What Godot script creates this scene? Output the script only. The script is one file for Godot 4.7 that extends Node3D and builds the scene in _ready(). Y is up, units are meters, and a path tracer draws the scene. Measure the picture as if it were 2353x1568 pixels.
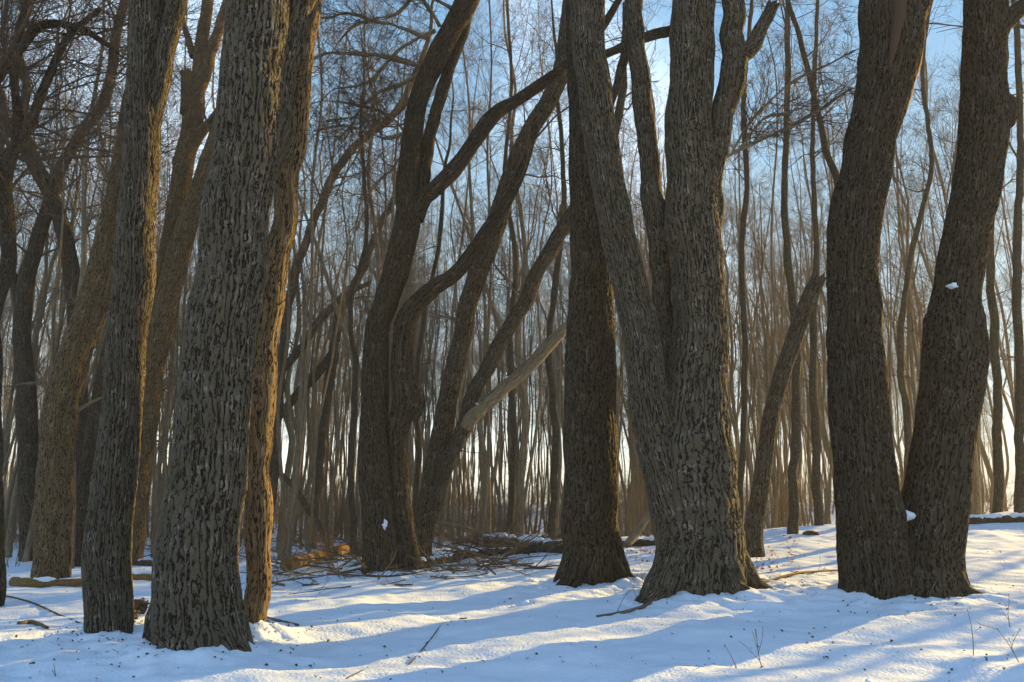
extends Node3D
# A stand of old maples in a snowy flood-plain wood, low winter sun from behind on the right.

const EYE := Vector3(0, 1.6, 0)
const PITCH := 11.8
const FOCAL := 1893.0          # focal length in units of a frame 2353 x 1568
const SUN_AZIMUTH := 50.0      # degrees right of straight ahead
const SUN_HEIGHT := 14.5

var M := {}
var used := {}
var bump_noise := FastNoiseLite.new()
var fine_noise := FastNoiseLite.new()
var mounds: Array = []
var feet: Array = []
var bark_h: PackedByteArray
var twig_tris := 0

# ------------------------------------------------------------------ a mesh being collected
class Shape:
	var v := PackedVector3Array()
	var n := PackedVector3Array()
	var uv := PackedVector2Array()
	var idx := PackedInt32Array()
	func thin(pts: PackedVector3Array, radii: PackedFloat32Array, sides: int, capped := false) -> void:
		# a plain tapering tube with radial normals
		var count := pts.size()
		var t := (pts[1] - pts[0]).normalized()
		var side := t.cross(Vector3(0.31, 0.2, 0.93)).normalized()
		if side.length() < 0.5: side = Vector3(1, 0, 0)
		var start := v.size()
		var along := 0.0
		for i in count:
			if i < count - 1: t = (pts[i + 1] - pts[i]).normalized()
			side = (side - t * side.dot(t)).normalized()
			var other := t.cross(side)
			if i > 0: along += pts[i].distance_to(pts[i - 1])
			for k in sides + 1:
				var a := TAU * k / sides
				var d := side * cos(a) + other * sin(a)
				v.append(pts[i] + d * radii[i]); n.append(d); uv.append(Vector2(float(k) / sides, along))
		var row := sides + 1
		for i in count - 1:
			for k in sides:
				var a := start + i * row + k
				idx.append_array([a, a + row, a + 1, a + 1, a + row, a + row + 1])
		if capped:
			for e in [0, count - 1]:
				var c := v.size()
				var out: Vector3 = (pts[0] - pts[1]).normalized() if e == 0 else (pts[count - 1] - pts[count - 2]).normalized()
				v.append(pts[e]); n.append(out); uv.append(Vector2(0.5, along))
				for k in row:
					v.append(v[start + e * row + k]); n.append(out); uv.append(Vector2(float(k) / sides, along))
				for k in sides:
					if e == 0: idx.append_array([c, c + 1 + k, c + 2 + k])
					else: idx.append_array([c, c + 2 + k, c + 1 + k])
	func mesh(m: Material, renormal := false) -> ArrayMesh:
		var a := []
		a.resize(Mesh.ARRAY_MAX)
		a[Mesh.ARRAY_VERTEX] = v
		if not renormal: a[Mesh.ARRAY_NORMAL] = n
		a[Mesh.ARRAY_TEX_UV] = uv
		a[Mesh.ARRAY_INDEX] = idx
		var am := ArrayMesh.new()
		if renormal:
			var st := SurfaceTool.new()
			st.create_from_arrays(a)
			st.set_smooth_group(0)
			st.generate_normals()
			st.index()
			am = st.commit()
		else:
			am.add_surface_from_arrays(Mesh.PRIMITIVE_TRIANGLES, a)
		am.surface_set_material(0, m)
		return am

# ------------------------------------------------------------------ naming
func tag(o: Node, label: String, category: String, group := "", kind := "") -> Node:
	if label: o.set_meta("label", label)
	if category: o.set_meta("category", category)
	if group: o.set_meta("group", group)
	if kind: o.set_meta("kind", kind)
	return o

func numbered(called: String) -> String:
	var k: int = used.get(called, -1) + 1
	used[called] = k
	return called if k == 0 else "%s_%03d" % [called, k]

func base(called: String, at := Vector3.ZERO, turn := 0.0) -> Node3D:
	var o := Node3D.new()
	o.name = numbered(called)
	add_child(o)
	o.position = at
	o.rotation.y = turn
	return o

func part(called: String, mesh: Mesh, parent: Node3D, number := -1) -> MeshInstance3D:
	var o := MeshInstance3D.new()
	o.mesh = mesh
	if parent == self:
		o.name = numbered(called)
	else:
		var k := 0
		var full := called
		while parent.has_node(full):
			k += 1
			full = "%s_%03d" % [called, k]
		o.name = full
	parent.add_child(o, true)
	return o

# ------------------------------------------------------------------ camera geometry and ground
func ray(x: float, y: float) -> Vector3:
	var p := deg_to_rad(PITCH)
	var u := (784.0 - y) / FOCAL
	return Vector3((x - 1176.5) / FOCAL, sin(p) + u * cos(p), -(cos(p) - u * sin(p)))

func at(x: float, y: float, depth: float) -> Vector3:
	var r := ray(x, y)
	return EYE + r * (depth / -r.z)

func per_px(p: Vector3) -> float:      # metres in one unit of the traced frame, seen at p
	var q := deg_to_rad(PITCH)
	return (p - EYE).dot(Vector3(0, sin(q), -cos(q))) / FOCAL

func slope(x: float, s: float) -> float:
	var a := clampf((x + 7.0) / 24.0, 0.0, 1.0) * 1.62
	var h := a * clampf((s - 8.0) / 20.0, 0.0, 1.0)
	if s > 28.0: h -= clampf((s - 28.0) / 22.0, 0.0, 1.0) * a * 0.8
	h += smoothstep(62.0, 110.0, s) * 2.6
	return h

func ground(x: float, s: float) -> float:
	var h := slope(x, s)
	if s < 80.0 and absf(x) < 60.0:
		var fine := fine_noise.get_noise_2d(x, s)
		h += bump_noise.get_noise_2d(x, s) * 0.11 + fine * 0.022
		for m in mounds:
			var dx: float = x - m.x
			var dz: float = s - m.y
			var q: float = (dx * dx + dz * dz) / (m.z * m.z)
			if q < 6.0: h += m.w * exp(-q) * (1.0 + fine)
	return h

func hit(x: float, y: float) -> Vector3:
	var s := 5.0
	while s < 120.0:
		var p := at(x, y, s)
		if p.y <= slope(p.x, s): return p
		s += 0.04
	return at(x, y, 60.0)

func on_ground(x: float, s: float, lift := 0.0) -> Vector3:
	return Vector3(x, ground(x, s) + lift, -s)

# ------------------------------------------------------------------ textures and materials
func noise(seed_: int, type: int, freq: float, octaves := 3, fractal := FastNoiseLite.FRACTAL_FBM, warp := 0.0) -> FastNoiseLite:
	var n := FastNoiseLite.new()
	n.seed = seed_
	n.noise_type = type
	n.frequency = freq
	n.fractal_octaves = octaves
	n.fractal_type = fractal
	if warp > 0.0:
		n.domain_warp_enabled = true
		n.domain_warp_amplitude = warp
		n.domain_warp_frequency = freq * 0.6
		n.domain_warp_fractal_type = FastNoiseLite.DOMAIN_WARP_FRACTAL_NONE
	return n

func bytes_of(n: FastNoiseLite, w: int, h: int, stretch := 1) -> PackedByteArray:
	var im := n.get_seamless_image(w, h / stretch, false, false, 0.15, true)
	if stretch > 1: im.resize(w, h, Image.INTERPOLATE_CUBIC)
	im.convert(Image.FORMAT_L8)
	return im.get_data()

func bark_material(seed_: int, furrow: Color, ridge: Color, pale: Color, moss: Color, relief: float, keep: bool) -> StandardMaterial3D:
	var w := 512
	var h := 1024
	# long furrows at a steady pitch whose phase wanders, so that ridges fork and join, with notches across them; laid about 1 m round by 3 m up
	var a := bytes_of(noise(seed_, FastNoiseLite.TYPE_SIMPLEX, 0.013, 2), w, h, 5)
	var b := bytes_of(noise(seed_ + 1, FastNoiseLite.TYPE_SIMPLEX, 0.05, 3, FastNoiseLite.FRACTAL_FBM, 10.0), w, h, 3)
	var c := bytes_of(noise(seed_ + 2, FastNoiseLite.TYPE_SIMPLEX, 0.006, 3), w, h)
	var g := bytes_of(noise(seed_ + 3, FastNoiseLite.TYPE_SIMPLEX, 0.16, 2), w, h, 2)
	var e := bytes_of(noise(seed_ + 4, FastNoiseLite.TYPE_SIMPLEX, 0.03, 2, FastNoiseLite.FRACTAL_RIDGED, 10.0), w, h)
	var hb := PackedByteArray()
	hb.resize(w * h)
	var cb := PackedByteArray()
	cb.resize(w * h * 3)
	var profile := PackedFloat32Array()
	for i in 256:
		var d := absf(i / 255.0 - 0.5) * 2.0
		profile.append((1.0 - smoothstep(0.50, 1.0, d)) * (1.0 - 0.35 * d * d))
	var notch := PackedFloat32Array()
	for i in 256: notch.append(smoothstep(0.78, 0.97, i / 255.0))
	for i in w * h:
		var lump := b[i] / 255.0
		var grain := g[i] / 255.0
		var phase := 17.0 * float(i % w) / w + (a[i] / 255.0) * 1.5 + (lump - 0.5) * 0.95
		var f := profile[int(fposmod(phase, 1.0) * 255.0)]
		var t := clampf(f * (0.80 + (lump - 0.5) * 0.35) - notch[e[i]] * 0.2 + (grain - 0.5) * 0.15 + 0.07, 0.0, 1.0)
		hb[i] = int(t * 255.0)
		var wide := c[i] / 255.0
		var col := furrow.lerp(ridge, smoothstep(0.10, 0.66, t))
		col = col.lerp(pale, smoothstep(0.62, 0.95, wide * 0.7 + t * 0.3) * smoothstep(0.35, 0.8, lump + (grain - 0.5) * 0.5))
		col = col.lerp(moss, smoothstep(0.46, 0.28, wide) * 0.35 * lump)
		var k := 0.86 + 0.28 * grain
		cb[i * 3] = clampi(int(col.r * k * 255.0), 0, 255)
		cb[i * 3 + 1] = clampi(int(col.g * k * 255.0), 0, 255)
		cb[i * 3 + 2] = clampi(int(col.b * k * 255.0), 0, 255)
	if keep: bark_h = hb
	var him := Image.create_from_data(w, h, false, Image.FORMAT_L8, hb)
	var m := StandardMaterial3D.new()
	m.albedo_texture = ImageTexture.create_from_image(Image.create_from_data(w, h, false, Image.FORMAT_RGB8, cb))
	m.heightmap_enabled = true
	m.heightmap_texture = ImageTexture.create_from_image(him)
	m.heightmap_scale = relief
	m.roughness = 0.92
	m.metallic_specular = 0.25
	return m

func flat_material(c: Color, rough := 0.9) -> StandardMaterial3D:
	var m := StandardMaterial3D.new()
	m.albedo_color = c.linear_to_srgb()
	m.roughness = rough
	m.metallic_specular = 0.25
	return m

func make_materials() -> void:
	M.bark = bark_material(11, Color(0.105, 0.09, 0.074), Color(0.325, 0.295, 0.255), Color(0.50, 0.465, 0.42), Color(0.27, 0.265, 0.16), 2.3, true)
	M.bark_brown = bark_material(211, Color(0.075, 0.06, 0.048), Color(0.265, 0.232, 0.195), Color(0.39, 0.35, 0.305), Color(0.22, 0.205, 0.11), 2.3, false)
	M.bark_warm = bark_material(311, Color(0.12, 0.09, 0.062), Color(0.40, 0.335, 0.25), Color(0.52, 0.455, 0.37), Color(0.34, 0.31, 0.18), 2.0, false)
	M.young = bark_material(57, Color(0.31, 0.265, 0.215), Color(0.50, 0.445, 0.365), Color(0.60, 0.545, 0.46), Color(0.36, 0.335, 0.23), 0.7, false)
	M.young.uv1_scale = Vector3(1, 0.5, 1)
	M.twig = flat_material(Color(0.085, 0.062, 0.045))
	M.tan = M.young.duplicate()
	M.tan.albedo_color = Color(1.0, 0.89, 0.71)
	M.pale_twig = flat_material(Color(0.13, 0.093, 0.064))
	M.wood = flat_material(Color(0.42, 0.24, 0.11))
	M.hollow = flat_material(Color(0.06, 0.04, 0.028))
	M.leaf = flat_material(Color(0.20, 0.085, 0.035))
	M.leaf.backlight_enabled = true
	M.leaf.backlight = Color(0.5, 0.25, 0.1)
	M.litter = flat_material(Color(0.07, 0.045, 0.03))
	M.snow = StandardMaterial3D.new()
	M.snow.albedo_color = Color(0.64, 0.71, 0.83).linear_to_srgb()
	M.snow.roughness = 0.7
	M.snow.metallic_specular = 0.3
	var nt := NoiseTexture2D.new()
	nt.width = 512; nt.height = 512; nt.seamless = true
	nt.noise = noise(5, FastNoiseLite.TYPE_SIMPLEX, 0.04, 5)
	M.snow.heightmap_enabled = true
	M.snow.heightmap_texture = nt
	M.snow.heightmap_scale = 0.7
	M.snow.uv1_triplanar = true
	M.snow.uv1_world_triplanar = true
	M.snow.uv1_scale = Vector3(0.7, 0.7, 0.7)

# ------------------------------------------------------------------ trunks
func smooth_line(pts: Array, step: float) -> Array:
	# Catmull-Rom through [Vector3, radius], resampled about every step metres: [points, radii]
	var out := PackedVector3Array()
	var rad := PackedFloat32Array()
	var n := pts.size()
	for i in n - 1:
		var p0: Vector3 = pts[maxi(i - 1, 0)][0]
		var p1: Vector3 = pts[i][0]
		var p2: Vector3 = pts[i + 1][0]
		var p3: Vector3 = pts[mini(i + 2, n - 1)][0]
		var k := maxi(1, int(p1.distance_to(p2) / step))
		for j in k:
			var t := float(j) / k
			out.append(0.5 * ((2.0 * p1) + (p2 - p0) * t + (2.0 * p0 - 5.0 * p1 + 4.0 * p2 - p3) * t * t + (3.0 * p1 - p0 - 3.0 * p2 + p3) * t * t * t))
			rad.append(lerpf(pts[i][1], pts[i + 1][1], smoothstep(0.0, 1.0, t) * 0.5 + t * 0.5))
	out.append(pts[n - 1][0])
	rad.append(pts[n - 1][1])
	return [out, rad]

func wander(line: Array, seed_: int, much: float) -> void:
	# small kinks and swellings, as grown wood has
	var fl := FastNoiseLite.new()
	fl.seed = seed_
	fl.frequency = 0.55
	fl.fractal_octaves = 2
	var pts: PackedVector3Array = line[0]
	var rad: PackedFloat32Array = line[1]
	var length := 0.0
	for i in pts.size():
		if i > 0: length += pts[i].distance_to(pts[i - 1])
		var w := rad[i] * much * minf(1.0, length)
		pts[i] += Vector3(fl.get_noise_2d(length, 10.0), 0.0, fl.get_noise_2d(length, 50.0)) * w * 2.2
		rad[i] *= 1.0 + fl.get_noise_2d(length * 1.3, 90.0) * much * 0.5
	line[0] = pts
	line[1] = rad

func bark_at(u: float, v: float) -> float:
	var x := fposmod(u, 1.0) * 512.0
	var y := fposmod(v, 1.0) * 1024.0
	var x0 := int(x) % 512
	var y0 := int(y) % 1024
	return bark_h[y0 * 512 + x0] / 255.0 * 0.6 + bark_h[y0 * 512 + (x0 + 2) % 512] / 255.0 * 0.4

func trunk(line: Array, detail: float, seed_: int, flare := 0.0, lobes := 5, relief := 1.0, closed := false, skin := "") -> ArrayMesh:
	# a furrowed trunk or limb along the line: bark relief is in the mesh, finer grain in the material
	var pts: PackedVector3Array = line[0]
	var rad: PackedFloat32Array = line[1]
	var s := Shape.new()
	var most := 0.0
	for r in rad: most = maxf(most, r)
	var mean := rad[rad.size() / 2]
	var sides := clampi(int(TAU * most / detail), 10, 200)
	var around := maxi(1, roundi(TAU * mean / 1.05))
	var vscale := 1.0 / 3.0
	if mean < 0.12: vscale = 0.6
	var fl := FastNoiseLite.new()
	fl.seed = seed_
	fl.frequency = 0.55
	fl.fractal_octaves = 2
	var t := (pts[1] - pts[0]).normalized()
	var side := Vector3(0, 0, -1)
	var along := float(seed_ % 17) * 0.37
	var length := 0.0
	var shift := float(seed_ % 13) * 0.077
	var depth := clampf(mean * 0.05, 0.003, 0.022) * relief
	var kr := RandomNumberGenerator.new()
	kr.seed = seed_ + 5
	var total := 0.0
	for i in range(1, pts.size()): total += pts[i].distance_to(pts[i - 1])
	var knots := []
	for i in int(total * 0.55):
		knots.append(Vector4(kr.randf() * TAU, kr.randf() * total, kr.randf_range(0.07, 0.2) * clampf(mean * 2.4, 0.35, 1.0), kr.randf_range(0.04, 0.13)))
	for i in pts.size():
		if i < pts.size() - 1: t = (pts[i + 1] - pts[i]).normalized()
		side = (side - t * side.dot(t)).normalized()
		var other := t.cross(side)
		if i > 0:
			var d := pts[i].distance_to(pts[i - 1])
			along += d
			length += d
		var root := flare * exp(-maxf(length - 0.35, 0.0) / 0.38)
		var close := []
		for q in knots:
			if absf(q.y - length) < q.z * 2.2: close.append(q)
		for k in sides + 1:
			var a := TAU * (k % sides) / sides
			var dir := side * cos(a) + other * sin(a)
			var u := float(k) / sides * around + shift
			var r := rad[i]
			var p := pts[i] + dir * r
			var low := fl.get_noise_3d(p.x * 2.0, p.y * 0.8, p.z * 2.0)
			r *= 1.0 + low * 0.10
			if root > 0.004: r *= 1.0 + root * (0.35 + 0.65 * pow(0.5 + 0.5 * sin(a * lobes + seed_ + low * 2.0), 1.5))
			for q in close:
				var da: float = absf(fposmod(a - q.x + PI, TAU) - PI) * rad[i] / q.z
				var dl: float = (length - q.y) / (q.z * 1.5)
				var qq: float = da * da + dl * dl
				if qq < 4.0: r += rad[i] * q.w * (exp(-qq * 1.6) * 1.25 - 0.35 * exp(-qq * 9.0))
			r += (bark_at(u, along * vscale) - 0.6) * depth * 2.0
			var jag := Vector3.ZERO
			if closed and i == pts.size() - 1: jag = t * rad[i] * (absf(sin(a * 2.5 + seed_)) * 0.9 + 0.9 * fmod(absf(sin(k * 12.9898) * 43.7), 1.0) - 0.4)
			s.v.append(pts[i] + jag + dir * maxf(r, 0.003))
			s.uv.append(Vector2(u, along * vscale))
	var row := sides + 1
	for i in pts.size() - 1:
		for k in sides:
			var a := i * row + k
			s.idx.append_array([a, a + row, a + 1, a + 1, a + row, a + row + 1])
	if closed:
		for e in [0, pts.size() - 1]:
			var c := s.v.size()
			s.v.append(pts[e] + (pts[e] - pts[1 if e == 0 else e - 1]).normalized() * rad[e] * 0.25); s.uv.append(Vector2(0.5, along))
			for k in sides:
				var a: int = e * row + k
				if e == 0: s.idx.append_array([c, a, a + 1])
				else: s.idx.append_array([c, a + 1, a])
	return s.mesh(M[skin] if skin else (M.bark if mean > 0.1 else M.young), true)

# ------------------------------------------------------------------ twigs and crowns
func grow(s: Shape, p: Vector3, d: Vector3, length: float, r: float, level: int, rng: RandomNumberGenerator, lift := 0.25, wild := 0.35, kids := 5) -> void:
	var n := 5 if level > 1 else (4 if level == 1 else 3)
	var pts := PackedVector3Array([p])
	var rad := PackedFloat32Array([r])
	var dirs := [d]
	var step := length / n
	var q := p
	for i in n:
		d = (d + Vector3(rng.randf_range(-1, 1), rng.randf_range(-1, 1) + lift, rng.randf_range(-1, 1)) * wild).normalized()
		q += d * step
		pts.append(q)
		rad.append(maxf(lerpf(r, r * 0.3, float(i + 1) / n), 0.003))
		dirs.append(d)
	s.thin(pts, rad, 5 if r > 0.03 else 3)
	if level <= 0: return
	for k in kids + rng.randi_range(-1, 1):
		var f := rng.randf_range(0.18, 1.0)
		var i := mini(int(f * n), n - 1)
		var at_ := pts[i].lerp(pts[i + 1], f * n - i)
		var dd: Vector3 = dirs[i + 1]
		var turn := dd.cross(Vector3(rng.randf_range(-1, 1), rng.randf_range(-1, 1), rng.randf_range(-1, 1))).normalized()
		grow(s, at_, (dd + turn * rng.randf_range(0.45, 1.0)).normalized(), length * rng.randf_range(0.40, 0.68) * (1.15 - 0.4 * f), maxf(rad[i] * 0.47, 0.0036), level - 1, rng, lift, wild, kids)

# ------------------------------------------------------------------ the old trees, each traced and given its own distance
func traced(points: Array, depth: float) -> Array:
	# [x, y, width, (extra distance)] -> [[point, radius], ...]
	var out := []
	for q in points:
		var p := at(q[0], q[1], depth + (q[3] if q.size() > 3 else 0.0))
		out.append([p, q[2] * 0.5 * per_px(p)])
	return out

func old_tree(called: String, label: String, depth: float, stems: Array, seed_: int, bark := "bark") -> Node3D:
	# stems: {n name, p points, f flare, up metres it goes on above the last point, tw twig sprays, c crown limbs, end closed}
	var rng := RandomNumberGenerator.new()
	rng.seed = seed_
	var foot: Vector3
	var root: Node3D
	var twigs := Shape.new()
	var k := 0
	for st in stems:
		var line := traced(st.p, depth)
		if k == 0:
			foot = line[0][0]
			foot.y = ground(foot.x, -foot.z)
			root = base(called, foot)
			var below: Vector3 = line[0][0] + Vector3(0, -0.45, 0)
			line.push_front([below, line[0][1] * 1.03])
		var last: Vector3 = line[-1][0]
		var run: Vector3 = (last - line[-2][0]).normalized()
		if st.has("up"):
			var tall: float = st.up
			var r: float = line[-1][1]
			var q := last
			for i in 4:
				run = (run + Vector3(rng.randf_range(-0.2, 0.2), 0.18, rng.randf_range(-0.2, 0.2))).normalized()
				q += run * tall / 4.0
				line.append([q, lerpf(r, r * 0.25, (i + 1) / 4.0)])
		if st.n == "root":
			for i in range(1, line.size()):
				var e: Array = line[i]
				var f := float(i) / (line.size() - 1)
				e[0].y = lerpf(e[0].y, ground(e[0].x, -e[0].z) - e[1] * 0.5 - 0.12 * f * f, 0.3 + 0.7 * f)
				e[1] *= 1.25
		for e in line: e[0] -= foot
		if k > 0 and st.n != "root": line[0][1] *= 1.2
		var smooth := smooth_line(line, 0.05 if line[0][1] > 0.2 else 0.07)
		wander(smooth, seed_ + k, 0.22 if line[0][1] < 0.25 else 0.05)
		part(st.n, trunk(smooth, 0.019 if line[0][1] > 0.2 else 0.026, seed_ * 7 + k * 13, st.get("f", 0.0), st.get("l", 5), st.get("rel", 1.0), st.get("end", false), st.get("m", bark if smooth[1][smooth[1].size() / 2] > 0.07 else "young")), root)
		var pts: PackedVector3Array = smooth[0]
		var rad: PackedFloat32Array = smooth[1]
		if st.has("snow"):
			# a thin ragged ridge of snow along the top of the limb
			var sp := PackedVector3Array()
			var sr := PackedFloat32Array()
			var sn := FastNoiseLite.new()
			sn.seed = seed_ + k
			sn.frequency = 1.4
			for j in range(int(pts.size() * st.snow[0]), int(pts.size() * st.snow[1])):
				sp.append(pts[j] + Vector3(0, rad[j] * 0.86, 0))
				sr.append(rad[j] * clampf(0.22 + sn.get_noise_1d(j * 0.12) * 0.7, 0.01, 0.42))
			var ridge := Shape.new()
			ridge.thin(sp, sr, 8)
			part("snow_cap", ridge.mesh(M.snow), root)
		for i in st.get("tw", 0):
			var j := rng.randi_range(int(pts.size() * st.get("t0", 0.25)), pts.size() - 2)
			var axis := (pts[j + 1] - pts[j]).normalized()
			var out := axis.cross(Vector3(rng.randf_range(-1, 1), rng.randf_range(-1, 1), rng.randf_range(-1, 1))).normalized()
			grow(twigs, pts[j] + out * rad[j] * 0.8, (out + axis * rng.randf_range(0.0, 0.7)).normalized(), rng.randf_range(0.35, 1.2), rng.randf_range(0.006, 0.011), 1 + (1 if rng.randf() < 0.3 else 0), rng, 0.05, 0.4, 4)
		for i in st.get("c", 0):
			var f := rng.randf_range(st.get("c0", 0.6), 0.99)
			var j := mini(int(f * pts.size()), pts.size() - 2)
			var axis := (pts[j + 1] - pts[j]).normalized()
			var out := axis.cross(Vector3(rng.randf_range(-1, 1), rng.randf_range(-0.3, 0.3), rng.randf_range(-1, 1))).normalized()
			grow(twigs, pts[j], (out * 0.9 + axis * rng.randf_range(0.3, 0.9)).normalized(), rng.randf_range(1.6, 3.4), minf(rad[j] * rng.randf_range(0.2, 0.4), 0.05), 3, rng, 0.1, 0.33, 5)
		for b in st.get("sprays", []):
			# traced side branches with twigs of their own
			var bl := traced(b, depth)
			for e in bl: e[0] -= foot
			var sm := smooth_line(bl, 0.15)
			wander(sm, seed_ + int(b[0][1]), 1.6)
			var limb := Shape.new()
			limb.thin(sm[0], sm[1], 7)
			part("branch", limb.mesh(M.young), root)
			var bp: PackedVector3Array = sm[0]
			var br: PackedFloat32Array = sm[1]
			for i in int(bp.size() * 1.3):
				var j := rng.randi_range(2, bp.size() - 2)
				var axis := (bp[j + 1] - bp[j]).normalized()
				var out := axis.cross(Vector3(rng.randf_range(-1, 1), rng.randf_range(-1, 1), rng.randf_range(-1, 1))).normalized()
				grow(twigs, bp[j], (out + axis * rng.randf_range(0.2, 1.0)).normalized(), rng.randf_range(0.5, 1.4), clampf(br[j] * 0.5, 0.004, 0.014), 2, rng, 0.1, 0.33, 5)
		k += 1
	if twigs.v.size():
		part("twigs", twigs.mesh(M.twig), root).set_meta("kind", "stuff")
		twig_tris += twigs.idx.size() / 3
	tag(root, label, "tree")
	return root

func _ready() -> void:
	# ---------------- camera, sky, sun, exposure
	var cam := Camera3D.new()
	cam.name = "camera"
	cam.position = EYE
	cam.rotation_degrees.x = PITCH
	cam.fov = rad_to_deg(2.0 * atan(784.0 / FOCAL))
	cam.near = 0.1
	cam.far = 1200.0
	add_child(cam)
	cam.current = true
	var sky := ProceduralSkyMaterial.new()
	sky.sky_top_color = Color(0.011, 0.092, 0.215).linear_to_srgb()
	sky.sky_horizon_color = Color(0.31, 0.41, 0.42).linear_to_srgb()
	sky.sky_curve = 0.3
	sky.ground_bottom_color = Color(0.3, 0.32, 0.36).linear_to_srgb()
	sky.ground_horizon_color = Color(0.31, 0.41, 0.42).linear_to_srgb()
	var cover := bytes_of(noise(21, FastNoiseLite.TYPE_SIMPLEX, 0.012, 5, FastNoiseLite.FRACTAL_FBM, 30.0), 1024, 512, 2)
	var veil := PackedByteArray()
	veil.resize(1024 * 512 * 4)
	for i in 1024 * 512:
		var v := int(smoothstep(0.42, 0.85, cover[i] / 255.0) * 255.0)
		veil[i * 4] = 255; veil[i * 4 + 1] = 255; veil[i * 4 + 2] = 255; veil[i * 4 + 3] = v
	sky.sky_cover = ImageTexture.create_from_image(Image.create_from_data(1024, 512, false, Image.FORMAT_RGBA8, veil))
	sky.sky_cover_modulate = Color(1, 1, 1, 0.17)
	sky.sun_angle_max = 50.0
	sky.sun_curve = 0.12
	var env := Environment.new()
	env.background_mode = Environment.BG_SKY
	env.sky = Sky.new()
	env.sky.sky_material = sky
	env.tonemap_mode = Environment.TONE_MAPPER_LINEAR
	env.tonemap_exposure = 3.5
	env.fog_enabled = true
	env.fog_density = 0.0012
	env.fog_light_color = Color(1.0, 0.95, 0.86)
	env.sdfgi_enabled = true
	env.ssao_enabled = true
	env.ssil_enabled = true
	var we := WorldEnvironment.new()
	we.name = "environment"
	we.environment = env
	add_child(we)
	var sun := DirectionalLight3D.new()
	sun.name = "sun"
	sun.light_color = Color(1.0, 0.83, 0.47)
	sun.light_energy = 1.6
	sun.light_angular_distance = 0.5
	sun.shadow_enabled = true
	sun.rotation_degrees = Vector3(-SUN_HEIGHT, 180.0 - SUN_AZIMUTH, 0)
	add_child(sun)

	bump_noise.seed = 3
	bump_noise.frequency = 0.35
	bump_noise.fractal_octaves = 3
	fine_noise.seed = 8
	fine_noise.frequency = 2.2
	fine_noise.fractal_octaves = 3
	make_materials()
	feet = [[464, 1500, 0.9, 0.12], [580, 1462, 0.5, 0.12], [255, 1457, 0.7, 0.10], [1350, 1340, 1.3, 0.10], [1600, 1368, 1.6, 0.12], [2070, 1370, 1.6, 0.10], [880, 1322, 1.0, 0.1]]
	for f in feet:
		var p := hit(f[0], f[1])
		mounds.append(Vector4(p.x, -p.z, f[2], f[3]))
	var tr := RandomNumberGenerator.new()
	tr.seed = 19
	for i in 46:
		# old footprints, mostly at the lower left, and pits where lumps fell from the branches
		var p := hit(tr.randf_range(0, 420), tr.randf_range(1400, 1566)) if i < 40 else hit(tr.randf_range(420, 2350), tr.randf_range(1380, 1566))
		mounds.append(Vector4(p.x, -p.z, tr.randf_range(0.09, 0.16), -tr.randf_range(0.03, 0.07)))
	build_ground()
	build_old_trees()
	build_forest()
	build_litter()

# ------------------------------------------------------------------ ground
func build_ground() -> void:
	var xs := PackedFloat32Array()
	var x := 0.0
	while x < 420.0:
		xs.append(x)
		x += 0.085 if x < 15.0 else 0.085 + (x - 15.0) * 0.09
	var row := PackedFloat32Array()
	for i in range(xs.size() - 1, 0, -1): row.append(-xs[i])
	row.append_array(xs)
	var ss := PackedFloat32Array()
	var s := -420.0
	while s < 600.0:
		ss.append(s)
		if s < 5.5: s = minf(s + maxf(0.1, (5.5 - s) * 0.3), 5.5) if s < 5.4 else s + 0.1
		elif s < 26.0: s += 0.07 * maxf(1.0, s / 11.0)
		else: s += 0.17 + (s - 26.0) * 0.07
	var g := Shape.new()
	for sv in ss:
		for xv in row:
			g.v.append(Vector3(xv, ground(xv, sv), -sv))
			g.uv.append(Vector2(xv, sv))
	var w := row.size()
	for i in ss.size() - 1:
		for k in w - 1:
			var a := i * w + k
			g.idx.append_array([a, a + w, a + 1, a + 1, a + w, a + w + 1])
	var o := part("snow_ground", g.mesh(M.snow, true), self)
	tag(o, "snow covered woodland floor striped with long blue tree shadows", "", "", "structure")

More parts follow.
